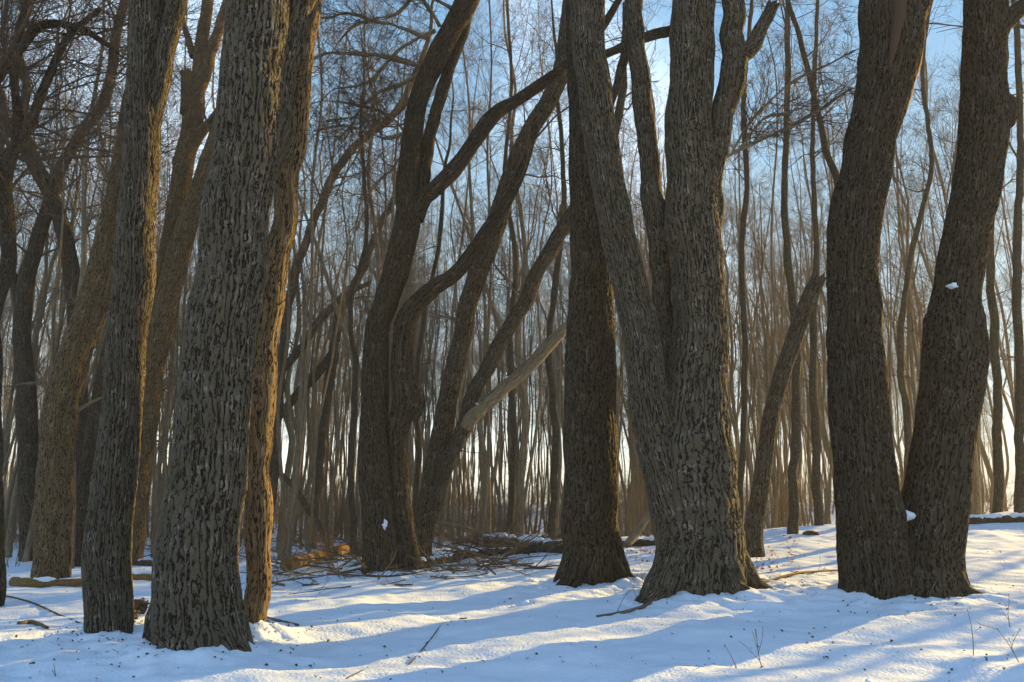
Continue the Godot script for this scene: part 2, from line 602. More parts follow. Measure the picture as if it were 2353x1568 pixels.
# ------------------------------------------------------------------ the old trees
func build_old_trees() -> void:
	var d: float
	# front left pair
	d = -hit(464, 1500).z
	old_tree("old_maple", "thickest grey trunk standing front left with deeply furrowed bark", d, [
		{"n": "trunk", "f": 0.22, "l": 6, "p": [[464, 1500, 196], [457, 1380, 188], [460, 1278, 182], [477, 1125, 166], [486, 972, 156], [503, 768, 154], [528, 612, 148], [546, 459, 143], [566, 306, 143], [580, 153, 140], [600, 0, 134], [618, -150, 120]], "up": 9.0, "c": 10, "c0": 0.72, "tw": 8},
		{"n": "root", "p": [[416, 1300, 70, 0.0], [376, 1352, 58, 0.15], [350, 1384, 34, 0.3], [334, 1396, 14, 0.35]]},
		{"n": "root", "p": [[520, 1420, 70, -0.25], [548, 1470, 44, -0.3], [568, 1496, 22, -0.3], [590, 1504, 10, -0.3]]},
		{"n": "limb", "p": [[560, 640, 24, 0.0], [588, 500, 40, 0.1], [616, 380, 48, 0.2], [644, 250, 52, 0.3], [668, 120, 54, 0.3], [694, 0, 56, 0.3], [750, -160, 56, 0.3]], "up": 6.0, "c": 6, "c0": 0.7, "tw": 14},
	], 101)
	d = -hit(580, 1462).z
	old_tree("old_maple", "narrow trunk lit orange pressed against the right of the thickest front trunk", d, [
		{"n": "trunk", "f": 0.08, "p": [[580, 1464, 54], [588, 1278, 56], [590, 1125, 58], [600, 972, 62], [618, 768, 62], [630, 663, 60], [653, 510, 60], [672, 357, 48], [684, 255, 46], [690, 128, 50], [706, 0, 48], [722, -120, 44]], "up": 7.0, "c": 8, "c0": 0.75, "tw": 18},
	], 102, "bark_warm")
	d = -hit(255, 1457).z
	old_tree("old_maple", "grey front trunk at the left with leaves heaped at its foot", d, [
		{"n": "trunk", "f": 0.16, "p": [[252, 1458, 98], [247, 1278, 99], [262, 1125, 94], [280, 921, 84], [292, 768, 84], [308, 612, 86], [320, 408, 78], [330, 204, 74], [336, 0, 75], [345, -160, 68]], "up": 8.0, "c": 9, "c0": 0.72, "tw": 8},
		{"n": "limb", "p": [[340, 320, 34], [362, 210, 42], [384, 100, 46], [403, 0, 46], [430, -140, 42]], "up": 5.0, "c": 5, "c0": 0.6, "tw": 8},
	], 103)
	d = -hit(116, 1332).z
	old_tree("old_maple", "golden lit leaning trunk behind the grey front trunk at the left", d, [
		{"n": "trunk", "f": 0.06, "p": [[116, 1333, 82], [124, 1176, 80], [136, 972, 76], [170, 819, 66], [206, 714, 66], [246, 561, 56], [275, 408, 44], [300, 250, 38], [330, 100, 32], [350, -60, 28]], "up": 5.0, "c": 8, "c0": 0.6, "tw": 30,
			"sprays": [[[256, 440, 16], [240, 370, 12], [228, 300, 9], [236, 230, 6]], [[130, 900, 9], [80, 880, 6], [20, 890, 4]], [[150, 960, 9], [205, 930, 7], [260, 900, 4]]]},
		{"n": "limb", "p": [[160, 880, 40], [205, 770, 36], [235, 700, 30], [262, 600, 26], [290, 500, 20]], "tw": 10},
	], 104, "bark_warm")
	d = -hit(70, 1288).z
	old_tree("old_maple", "dark crooked forked tree near the left edge of the picture", d, [
		{"n": "trunk", "f": 0.08, "p": [[70, 1290, 48], [66, 1125, 44], [60, 921, 44], [50, 768, 36], [62, 640, 34], [84, 561, 32], [106, 485, 29], [122, 434, 30], [143, 377, 26], [194, 296, 24], [235, 240, 23], [255, 168, 21], [266, 77, 20], [290, -10, 18]], "up": 5.0, "c": 24, "c0": 0.4, "tw": 70},
		{"n": "limb", "p": [[178, 800, 36], [172, 690, 35], [152, 560, 33], [126, 470, 32], [76, 372, 33], [31, 301, 31], [-25, 258, 29], [-120, 200, 26]], "up": 3.0, "c": 24, "c0": 0.35, "tw": 60},
		{"n": "limb", "p": [[172, 1300, 38, 1.0], [176, 1100, 36, 0.8], [180, 900, 36, 0.4], [178, 790, 36]], "tw": 6},
		{"n": "limb", "p": [[55, 760, 20], [20, 600, 18], [-10, 430, 16], [10, 260, 14], [-30, 100, 12], [-10, -60, 10]], "c": 22, "c0": 0.2, "tw": 20},
		{"n": "limb", "p": [[31, 301, 22], [60, 200, 18], [40, 90, 16], [80, -30, 13]], "c": 18, "c0": 0.1, "tw": 20},
	], 105, "bark_brown")
	old_tree("old_maple", "dark tree at the left border whose twiggy limbs reach into the picture", 15.0, [
		{"n": "trunk", "f": 0.1, "p": [[-40, 1330, 90], [-46, 1100, 84], [-40, 850, 76], [-52, 600, 66], [-40, 300, 56], [-60, 0, 46]], "up": 5.0, "c": 10, "c0": 0.5, "tw": 40},
		{"n": "limb", "p": [[-42, 800, 40], [-10, 700, 34], [20, 560, 30], [14, 420, 26], [40, 300, 22], [36, 150, 18], [60, -10, 14]], "up": 3.0, "c": 22, "c0": 0.2, "tw": 50},
		{"n": "limb", "p": [[-50, 480, 36], [0, 380, 28], [60, 300, 22], [110, 180, 18], [150, 90, 15], [230, 20, 11]], "c": 22, "c0": 0.2, "tw": 50},
		{"n": "limb", "p": [[-50, 240, 34], [10, 150, 26], [90, 60, 20], [190, 70, 14], [270, 120, 9]], "c": 22, "c0": 0.2, "tw": 50}], 120, "bark_brown")
	d = -hit(185, 1304).z + 0.5
	old_tree("old_maple", "slim dark tree leaning right between two left trunks", d, [
		{"n": "trunk", "f": 0.08, "p": [[180, 1306, 40], [190, 1150, 35], [212, 1000, 31], [232, 870, 27], [258, 760, 24], [290, 600, 20], [310, 420, 16]], "up": 6.0, "c": 12, "c0": 0.5, "tw": 20},
	], 106, "bark_brown")
	d = 27.0
	old_tree("old_maple", "bright yellow lit tree leaning right between the two grey front trunks", d, [
		{"n": "trunk", "f": 0.08, "p": [[296, 1312, 58], [308, 1150, 56], [320, 1050, 54], [332, 960, 54], [346, 870, 56], [364, 768, 58], [403, 612, 52], [431, 510, 46], [467, 408, 42], [505, 290, 36], [540, 150, 30]], "up": 6.0, "c": 8, "c0": 0.6, "tw": 24,
			"sprays": [[[340, 905, 12], [372, 880, 10], [408, 860, 7]], [[310, 1012, 7], [350, 1015, 6], [402, 1008, 5]]]},
		{"n": "limb", "p": [[335, 900, 34, 0.3], [352, 740, 32, 0.5], [372, 640, 34, 0.5], [388, 560, 38, 0.5], [408, 460, 42, 0.5], [428, 350, 44, 0.5], [447, 250, 42, 0.5], [454, 190, 30, 0.5], [461, 110, 26, 0.5], [478, 0, 24, 0.5], [490, -120, 22, 0.5]], "up": 4.0, "c": 6, "c0": 0.7, "tw": 24},
		{"n": "limb", "p": [[436, 260, 36, 0.5], [434, 210, 32, 0.5], [431, 176, 30, 0.5]], "end": true},
		{"n": "limb", "p": [[452, 210, 26, 0.5], [474, 160, 26, 0.5], [492, 100, 24, 0.5], [518, 20, 22, 0.5], [540, -80, 20, 0.5]], "up": 4.0, "c": 5, "c0": 0.5, "tw": 8},
		{"n": "limb", "p": [[444, 130, 14, 0.5], [432, 90, 13, 0.5], [418, 40, 12, 0.5], [412, -40, 10, 0.5]], "tw": 6},
		{"n": "limb", "p": [[438, 340, 24, 0.5], [468, 300, 22, 0.5], [498, 262, 20, 0.5], [540, 200, 16, 0.5]], "tw": 6},
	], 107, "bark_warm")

	# centre
	d = -hit(880, 1322).z
	old_tree("old_maple", "twin stemmed tree left of centre with a burl and long reaching limbs", d, [
		{"n": "trunk", "f": 0.16, "p": [[876, 1322, 86], [872, 1227, 84], [863, 1074, 76], [860, 921, 62], [866, 768, 56], [887, 690, 57], [914, 612, 60], [934, 510, 60], [938, 408, 52], [948, 306, 44], [970, 204, 44], [1020, 102, 50], [1073, 0, 50], [1125, -110, 44]], "up": 6.0, "c": 8, "c0": 0.72, "tw": 34,
			"sprays": [[[962, 152, 12.3], [920, 136, 11.4], [881, 128, 10.7], [820, 122, 8.8], [753, 126, 7.0], [700, 150, 4.4]], [[950, 330, 7.9], [890, 262, 7.0], [820, 240, 6.2], [740, 232, 4.4], [690, 250, 3.5]], [[985, 90, 8.8], [900, 60, 7.9], [800, 30, 7.0], [740, 42, 5.3], [690, 20, 3.5]], [[945, 300, 7.9], [880, 318, 7.0], [800, 290, 5.3], [720, 300, 3.5]], [[975, 190, 9.1], [920, 250, 7.8], [860, 300, 6.5], [800, 380, 5.2], [770, 450, 3.9]], [[990, 130, 9.1], [930, 190, 7.8], [850, 230, 6.5], [780, 320, 5.2]], [[1000, 70, 9.1], [920, 110, 7.8], [840, 190, 6.5], [760, 210, 5.2], [700, 300, 3.9]], [[955, 270, 7.8], [900, 290, 6.5], [830, 270, 5.2], [750, 280, 3.9]], [[1040, 20, 9.1], [970, -10, 7.8], [900, 30, 6.5], [820, 60, 5.2], [740, 150, 3.9]], [[945, 340, 7.8], [900, 380, 6.5], [850, 450, 5.2], [820, 530, 3.9]], [[1010, 60, 7.9], [960, -20, 7.0], [880, -60, 6.2]]]},
		{"n": "limb", "p": [[942, 1312, 56, 0.15], [930, 1227, 48, 0.1], [918, 1125, 44], [914, 998, 48], [930, 925, 58], [926, 860, 50], [930, 768, 48], [942, 720, 44], [968, 688, 40], [1000, 660, 36], [1039, 635, 34], [1075, 595, 34], [1100, 561, 32], [1128, 516, 29, 0.2], [1165, 462, 24, 0.4], [1205, 380, 18, 0.5], [1230, 290, 14, 0.5]], "snow": [0.5, 0.68], "tw": 40, "c": 4, "c0": 0.8},
		{"n": "burl", "p": [[938, 960, 30], [950, 940, 44], [952, 915, 40], [944, 895, 22]], "end": true, "rel": 2.0},
		{"n": "limb", "p": [[950, 500, 44], [972, 456, 38], [998, 434, 36], [1049, 383, 36], [1085, 332, 35], [1118, 284, 37], [1148, 254, 31], [1190, 230, 27], [1243, 194, 27], [1294, 158, 27], [1340, 110, 24, 0.3], [1385, 60, 20, 0.5]], "snow": [0.28, 0.5], "up": 4.0, "tw": 34, "c": 5, "c0": 0.75},
		{"n": "limb", "p": [[968, 470, 32, 0.2], [974, 420, 30, 0.2], [980, 357, 30, 0.2], [994, 285, 28, 0.2], [1013, 219, 28, 0.2], [1036, 143, 28, 0.2], [1066, 60, 26, 0.2], [1090, -60, 22, 0.2]], "up": 3.0, "tw": 14, "c": 4, "c0": 0.7},
	], 108, "bark_brown")
	d = -hit(965, 1306).z
	old_tree("old_maple", "leaning tree at the centre with two slanting stems and a broken log arm", d, [
		{"n": "trunk", "f": 0.16, "p": [[966, 1306, 50], [971, 1227, 47], [985, 1150, 48], [1000, 1074, 50], [1030, 921, 44], [1058, 790, 42], [1075, 700, 41], [1105, 612, 43], [1130, 551, 45], [1156, 459, 42], [1185, 377, 41], [1216, 306, 39], [1263, 230, 38], [1288, 168, 36], [1303, 50, 30], [1316, -80, 26]], "up": 6.0, "tw": 40, "c": 7, "c0": 0.75},
		{"n": "limb", "p": [[985, 1200, 26, -0.1], [1016, 1100, 30, -0.2], [1056, 1000, 32, -0.2], [1090, 905, 33, -0.1], [1120, 848, 34], [1150, 790, 34], [1202, 700, 35], [1243, 612, 34], [1275, 555, 32], [1306, 505, 30], [1345, 440, 27, 0.4], [1400, 340, 22, 0.8], [1430, 220, 18, 1.0]], "up": 4.0, "tw": 44, "c": 6, "c0": 0.7,
			"sprays": [[[1248, 596, 18], [1280, 540, 16], [1310, 470, 14]], [[1205, 700, 8], [1160, 640, 6], [1130, 600, 4]]]},
		{"n": "limb", "p": [[1000, 1150, 20, -0.3], [1040, 1045, 26, -0.4], [1080, 968, 30, -0.4], [1094, 930, 20, -0.4]], "tw": 4},
		{"n": "limb", "p": [[1060, 1015, 18, -0.3], [1084, 962, 31, -0.4], [1150, 900, 31, -0.2], [1212, 845, 29], [1260, 795, 27, 0.2], [1302, 750, 25, 0.5], [1350, 700, 21, 0.8]], "end": true, "rel": 0.5, "tw": 8, "m": "young", "snow": [0.25, 0.9]},
	], 109, "bark")

	d = -hit(1350, 1342).z
	old_tree("old_maple", "straight dark brown trunk right of centre, behind the leaning arm", d, [
		{"n": "trunk", "f": 0.24, "l": 7, "p": [[1352, 1342, 138], [1358, 1278, 136], [1360, 1227, 132], [1358, 1074, 121], [1357, 921, 116], [1360, 768, 110], [1360, 663, 104], [1352, 459, 84], [1340, 255, 66], [1326, 0, 52], [1318, -140, 46]], "up": 7.0, "c": 8, "c0": 0.72, "tw": 10},
		{"n": "root", "p": [[1330, 1260, 50, -0.4], [1306, 1310, 44, -0.6], [1286, 1345, 26, -0.75], [1272, 1362, 8, -0.85]]},
		{"n": "root", "p": [[1400, 1230, 50, -0.2], [1424, 1268, 36, -0.3], [1448, 1294, 20, -0.3], [1480, 1306, 8, -0.3]]},
	], 110, "bark_brown")

	d = -hit(1600, 1368).z
	old_tree("old_maple", "great forked tree with two thick stems and spreading roots in the snow", d, [
		{"n": "trunk", "f": 0.18, "l": 6, "p": [[1596, 1368, 210], [1604, 1290, 204], [1606, 1227, 200], [1594, 1120, 196], [1588, 1040, 196], [1592, 972, 172], [1604, 880, 138], [1608, 768, 126], [1606, 612, 114], [1592, 510, 121], [1590, 408, 114], [1584, 306, 106], [1586, 204, 100], [1592, 0, 92], [1596, -150, 84]], "up": 8.0, "c": 9, "c0": 0.72, "tw": 10,
			"sprays": [[[1660, 366, 10], [1721, 334, 9], [1788, 306, 8], [1859, 265, 7], [1961, 204, 6]], [[1700, 345, 6], [1757, 272, 6], [1818, 256, 5], [1880, 230, 4]], [[1680, 355, 7], [1740, 262, 6], [1820, 190, 6], [1900, 150, 5], [1965, 118, 4]]]},
		{"n": "stem", "p": [[1560, 1180, 110, -0.1], [1530, 1080, 112, -0.2], [1506, 980, 98, -0.25], [1488, 880, 86, -0.3], [1472, 765, 80, -0.3], [1450, 663, 78, -0.3], [1425, 561, 77, -0.3], [1404, 459, 76, -0.3], [1387, 357, 75, -0.3], [1366, 204, 73, -0.3], [1353, 102, 76, -0.3], [1350, 0, 80, -0.3], [1344, -140, 74, -0.3]], "up": 7.0, "c": 8, "c0": 0.72, "tw": 10},
		{"n": "stem", "p": [[1548, 960, 34, 0.35], [1538, 870, 38, 0.35], [1530, 765, 42, 0.4], [1516, 612, 47, 0.4], [1504, 459, 48, 0.4], [1490, 357, 47, 0.4], [1472, 204, 43, 0.4], [1462, 102, 42, 0.4], [1458, 0, 42, 0.4], [1450, -140, 38, 0.4]], "up": 5.0, "c": 6, "c0": 0.72, "tw": 14},
		{"n": "stem", "p": [[1628, 560, 40], [1640, 430, 48], [1653, 306, 52], [1670, 204, 54], [1686, 130, 56], [1690, 60, 52], [1690, 0, 49], [1692, -120, 45]], "up": 5.0, "c": 6, "c0": 0.72, "tw": 8},
		{"n": "broken_stub", "p": [[1680, 150, 40], [1704, 124, 42], [1728, 104, 36], [1747, 65, 31], [1774, 16, 28]], "end": true, "rel": 1.6},
		{"n": "limb", "p": [[1600, 40, 24, 0.3], [1545, 70, 25, 0.5], [1500, 80, 24, 0.5], [1430, 108, 22, 0.6], [1385, 128, 20, 0.6], [1340, 150, 18, 0.6]], "rel": 1.6, "tw": 8},
		{"n": "limb", "p": [[1395, 255, 18, 0.6], [1416, 200, 19, 0.6], [1434, 130, 20, 0.6], [1452, 60, 18, 0.6]]},
		{"n": "root", "p": [[1545, 1270, 60, -0.5], [1508, 1330, 50, -0.75], [1478, 1362, 32, -0.9], [1452, 1376, 12, -1.0]]},
		{"n": "root", "p": [[1670, 1220, 56, -0.1], [1706, 1262, 40, -0.1], [1745, 1282, 24], [1800, 1290, 8, 0.1]]},
		{"n": "root", "p": [[1660, 1270, 60, -0.5], [1690, 1310, 44, -0.7], [1716, 1328, 24, -0.8], [1738, 1338, 8, -0.85]]},
	], 111)

	d = -hit(2070, 1372).z
	old_tree("old_maple", "dark double trunk at the right splitting low, snow in its crotch", d, [
		{"n": "trunk", "f": 0.14, "p": [[2008, 1384, 150], [2006, 1290, 150], [2002, 1190, 148], [1986, 1074, 136], [1974, 921, 126], [1962, 768, 112], [1958, 612, 109], [1966, 510, 112], [1984, 408, 108], [2004, 306, 109], [2029, 204, 118], [2044, 102, 134], [2056, 0, 146], [2070, -140, 130]], "up": 6.0, "c": 8, "c0": 0.75, "tw": 8},
		{"n": "stem", "f": 0.05, "p": [[2128, 1368, 160, 0.15], [2130, 1290, 158, 0.15], [2138, 1200, 148, 0.15], [2160, 1074, 128, 0.15], [2184, 921, 130, 0.15], [2198, 810, 132, 0.15], [2199, 740, 122, 0.15], [2199, 663, 101, 0.15], [2228, 510, 97, 0.15], [2246, 408, 97, 0.15], [2262, 320, 102, 0.15], [2267, 250, 104, 0.15], [2263, 180, 92, 0.15], [2261, 102, 86, 0.15], [2264, 0, 88, 0.15], [2270, -140, 80, 0.15]], "up": 7.0, "c": 8, "c0": 0.75, "tw": 8},
		{"n": "wound", "m": "wood", "p": [[2124, 70, 6, 0.05], [2112, 110, 18, 0.0], [2100, 160, 26, -0.05], [2090, 205, 24, -0.05], [2080, 250, 12, -0.05], [2072, 280, 4, -0.05]], "end": true, "rel": 3.0},
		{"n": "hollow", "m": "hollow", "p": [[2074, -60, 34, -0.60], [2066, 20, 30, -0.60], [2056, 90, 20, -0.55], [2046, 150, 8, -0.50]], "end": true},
		{"n": "burl", "p": [[2300, 300, 20, 0.1], [2312, 275, 46, 0.1], [2316, 245, 48, 0.1], [2302, 215, 24, 0.1]], "end": true, "rel": 2.0},
		{"n": "burl", "p": [[2228, 910, 30], [2242, 880, 48], [2244, 850, 48], [2234, 815, 26]], "end": true, "rel": 2.0},
		{"n": "limb", "p": [[2280, 110, 44, 0.15], [2306, 60, 40, 0.1], [2353, 14, 36], [2430, -60, 30]], "up": 4.0, "c": 4, "c0": 0.5},
		{"n": "root", "p": [[2180, 1290, 50, -0.1], [2205, 1322, 36, -0.2], [2240, 1330, 20, -0.2], [2290, 1322, 8, -0.1]]},
	], 112, "bark_brown")
	d = -hit(745, 1272).z + 1.0
	old_tree("leaning_tree", "long thin tree leaning far to the right, second gap from the left", d, [
		{"n": "trunk", "f": 0.08, "p": [[600, 1262, 20], [628, 1120, 22], [636, 960, 22], [652, 780, 22], [672, 650, 21], [700, 560, 20], [732, 480, 19], [800, 352, 18], [850, 310, 17], [905, 262, 15], [950, 180, 13], [985, 90, 10]], "up": 3.0, "c": 10, "c0": 0.5, "tw": 50},
		{"n": "limb", "p": [[640, 860, 16], [690, 800, 20], [735, 735, 18], [790, 680, 13], [850, 650, 9]], "tw": 24}], 121)
	d = -hit(700, 1275).z + 4.0
	old_tree("leaning_tree", "slender leaning tree with a crooked arm, before the twin stemmed tree", d, [
		{"n": "trunk", "f": 0.1, "p": [[716, 1268, 20], [728, 1100, 22], [742, 980, 22], [760, 860, 22], [784, 714, 20], [829, 627, 18], [866, 535, 16], [908, 449, 14], [940, 340, 10]], "up": 3.0, "c": 10, "c0": 0.5, "tw": 50},
		{"n": "limb", "p": [[600, 1010, 18, -0.6], [640, 955, 19, -0.5], [690, 898, 20, -0.3], [738, 850, 22, -0.1], [764, 812, 18]], "tw": 10}], 122)
	d = -hit(765, 1279).z
	old_tree("leaning_tree", "thin dead pole leaning left with its foot in the brush pile", d, [
		{"n": "trunk", "p": [[765, 1280, 16], [740, 1225, 15], [706, 1168, 14], [668, 1110, 12], [628, 1072, 10], [600, 1030, 8]], "tw": 8}], 123)
	var mids := [
		["grey pole tree just right of the great forked tree", 27.0, [[1700, 1215, 16], [1708, 1000, 14], [1712, 800, 14], [1704, 600, 13], [1716, 420, 12], [1708, 250, 11], [1722, 60, 9]]],
		["pole tree behind the broken snag, kinked at mid height", 26.0, [[1822, 1215, 23], [1826, 1000, 21], [1832, 800, 19], [1822, 690, 18], [1806, 560, 16], [1804, 400, 14], [1810, 200, 13], [1812, -20, 11]]],
		["dark tree leaning left out from behind the dark double trunk", 22.0, [[1968, 1215, 24], [1962, 900, 23], [1950, 600, 20], [1926, 430, 17], [1902, 357, 14], [1880, 255, 13], [1850, 128, 12], [1808, -10, 10]]],
		["pole tree left of the dark double trunk, straight and grey", 28.0, [[1880, 1215, 20], [1874, 1000, 19], [1868, 800, 16], [1876, 600, 13], [1868, 300, 10], [1880, 0, 8]]],
		["straight dark tree nearest the right edge of the picture", 27.0, [[2344, 1210, 22], [2344, 900, 20], [2338, 600, 18], [2346, 300, 14], [2330, 0, 12]]],
		["straight dark tree just right of the double trunk", 29.0, [[2296, 1210, 22], [2294, 1000, 20], [2288, 800, 19], [2276, 560, 17], [2300, 300, 13], [2316, 0, 10]]],
		["curved tree showing in the fork of the dark double trunk", 30.0, [[2080, 1215, 17], [2088, 1000, 16], [2068, 800, 14], [2100, 560, 12], [2140, 380, 10], [2120, 150, 9], [2150, -40, 7]]],
		["grey pole standing close left of the straight brown trunk", 27.0, [[1268, 1230, 17], [1276, 1000, 17], [1262, 800, 15], [1280, 620, 14], [1296, 420, 11], [1278, 200, 9]]],
		["pale pole tree midway between the leaning tree and the brown trunk", 30.0, [[1172, 1236, 16], [1180, 1000, 15], [1170, 800, 14], [1186, 600, 12], [1160, 420, 10], [1175, 200, 8], [1165, 0, 7]]],
		["dark pole tree between the two stems of the twin tree and the leaning tree", 25.0, [[948, 1236, 16], [962, 1060, 14], [958, 900, 14], [976, 720, 12], [1010, 560, 10], [1020, 400, 8]]],
		["slim pole tree left of the twin stemmed tree", 26.0, [[812, 1240, 16], [806, 1060, 14], [816, 860, 13], [806, 700, 12], [842, 540, 9], [830, 330, 8]]]]
	var seed_ := 130
	for m in mids:
		old_tree("pole_tree", m[0], m[1], [{"n": "trunk", "f": 0.08, "p": m[2], "up": 4.0, "c": 12, "c0": 0.5, "tw": 14}], seed_)
		seed_ += 1
	d = 21.0
	old_tree("broken_snag", "leaning dead trunk snapped off at the top, lit along its right side", d, [
		{"n": "trunk", "f": 0.1, "p": [[1731, 1240, 46], [1740, 1170, 40], [1755, 1074, 37], [1768, 972, 35], [1795, 870, 36], [1820, 793, 36], [1838, 740, 35], [1857, 690, 35], [1878, 645, 31]], "end": true, "rel": 1.3},
	], 113, "bark")

# ------------------------------------------------------------------ the young forest behind
func forest_proto(rng: RandomNumberGenerator, tall: float, r: float, lean: Vector2, fork: bool, low_twigs: bool, kids := 4) -> Array:
	var pts := []
	var q := Vector3(0, -0.3, 0)
	var n := 9
	for i in n + 1:
		var f := float(i) / n
		pts.append([q, maxf(r * (1.0 - 0.8 * f) * (1.25 if i == 0 else 1.0), 0.012)])
		q += Vector3(lean.x * (0.3 + f) + rng.randf_range(-0.13, 0.13), 1.0, lean.y + rng.randf_range(-0.13, 0.13)).normalized() * tall / n
	var sm := smooth_line(pts, 0.8)
	var t := Shape.new()
	t.thin(sm[0], sm[1], 9)
	for i in t.uv.size(): t.uv[i] = t.uv[i] * Vector2(1, 0.35)
	var c := Shape.new()
	var p: PackedVector3Array = sm[0]
	var rd: PackedFloat32Array = sm[1]
	if fork:
		var j := int(p.size() * rng.randf_range(0.22, 0.4))
		var fp := [[p[j], rd[j] * 0.8]]
		var fd := Vector3(rng.randf_range(-0.5, 0.5), 1.0, rng.randf_range(-0.4, 0.4)).normalized()
		var fq := p[j]
		for i in 5:
			fq += fd * tall * 0.11
			fd = (fd + Vector3(rng.randf_range(-0.15, 0.15), 0.15, rng.randf_range(-0.15, 0.15))).normalized()
			fp.append([fq, rd[j] * (0.75 - 0.12 * i)])
		var fs := smooth_line(fp, 0.8)
		t.thin(fs[0], fs[1], 7)
		var fpp: PackedVector3Array = fs[0]
		for i in 8:
			var jj := rng.randi_range(2, fpp.size() - 2)
			grow(c, fpp[jj], Vector3(rng.randf_range(-1, 1), 0.9, rng.randf_range(-1, 1)).normalized(), rng.randf_range(1.5, 3.2), 0.022, 2, rng, 0.35, 0.22, kids)
	for i in int(tall * 1.05):
		var f := rng.randf_range(0.36, 0.99)
		var j := mini(int(f * p.size()), p.size() - 2)
		var a := rng.randf() * TAU
		grow(c, p[j], Vector3(cos(a), rng.randf_range(0.6, 1.5), sin(a)).normalized(), rng.randf_range(1.4, 3.4) * (1.15 - 0.5 * f), clampf(rd[j] * 0.36, 0.009, 0.034), 2, rng, 0.22, 0.3, kids)
	if low_twigs:
		for i in 14:
			var j := mini(int(rng.randf_range(0.03, 0.3) * p.size()), p.size() - 2)
			var a := rng.randf() * TAU
			grow(c, p[j], Vector3(cos(a), rng.randf_range(0.0, 1.0), sin(a)).normalized(), rng.randf_range(0.6, 1.6), 0.009, 1, rng, 0.1, 0.3, 3)
	return [t.mesh(M.young), c.mesh(M.pale_twig)]

const GAPS := [[-9999, 100, "left of the golden lit leaning trunk"], [100, 235, "behind the golden lit leaning trunk at the left"], [235, 410, "between the two grey front trunks at the left"], [410, 600, "behind the thickest front trunk"], [600, 840, "between the orange lit narrow trunk and the twin stemmed tree"], [840, 1010, "behind the twin stemmed tree with the burl"], [1010, 1290, "between the leaning centre tree and the straight brown trunk"], [1290, 1500, "between the straight brown trunk and the great forked tree"], [1500, 1690, "behind the great forked tree"], [1690, 1920, "between the great forked tree and the dark double trunk"], [1920, 2210, "behind the dark double trunk at the right"], [2210, 9999, "right of the dark double trunk"]]

func screen_x(p: Vector3) -> float:
	var q := deg_to_rad(PITCH)
	return 1176.5 + FOCAL * (p.x - EYE.x) / (p - EYE).dot(Vector3(0, sin(q), -cos(q)))

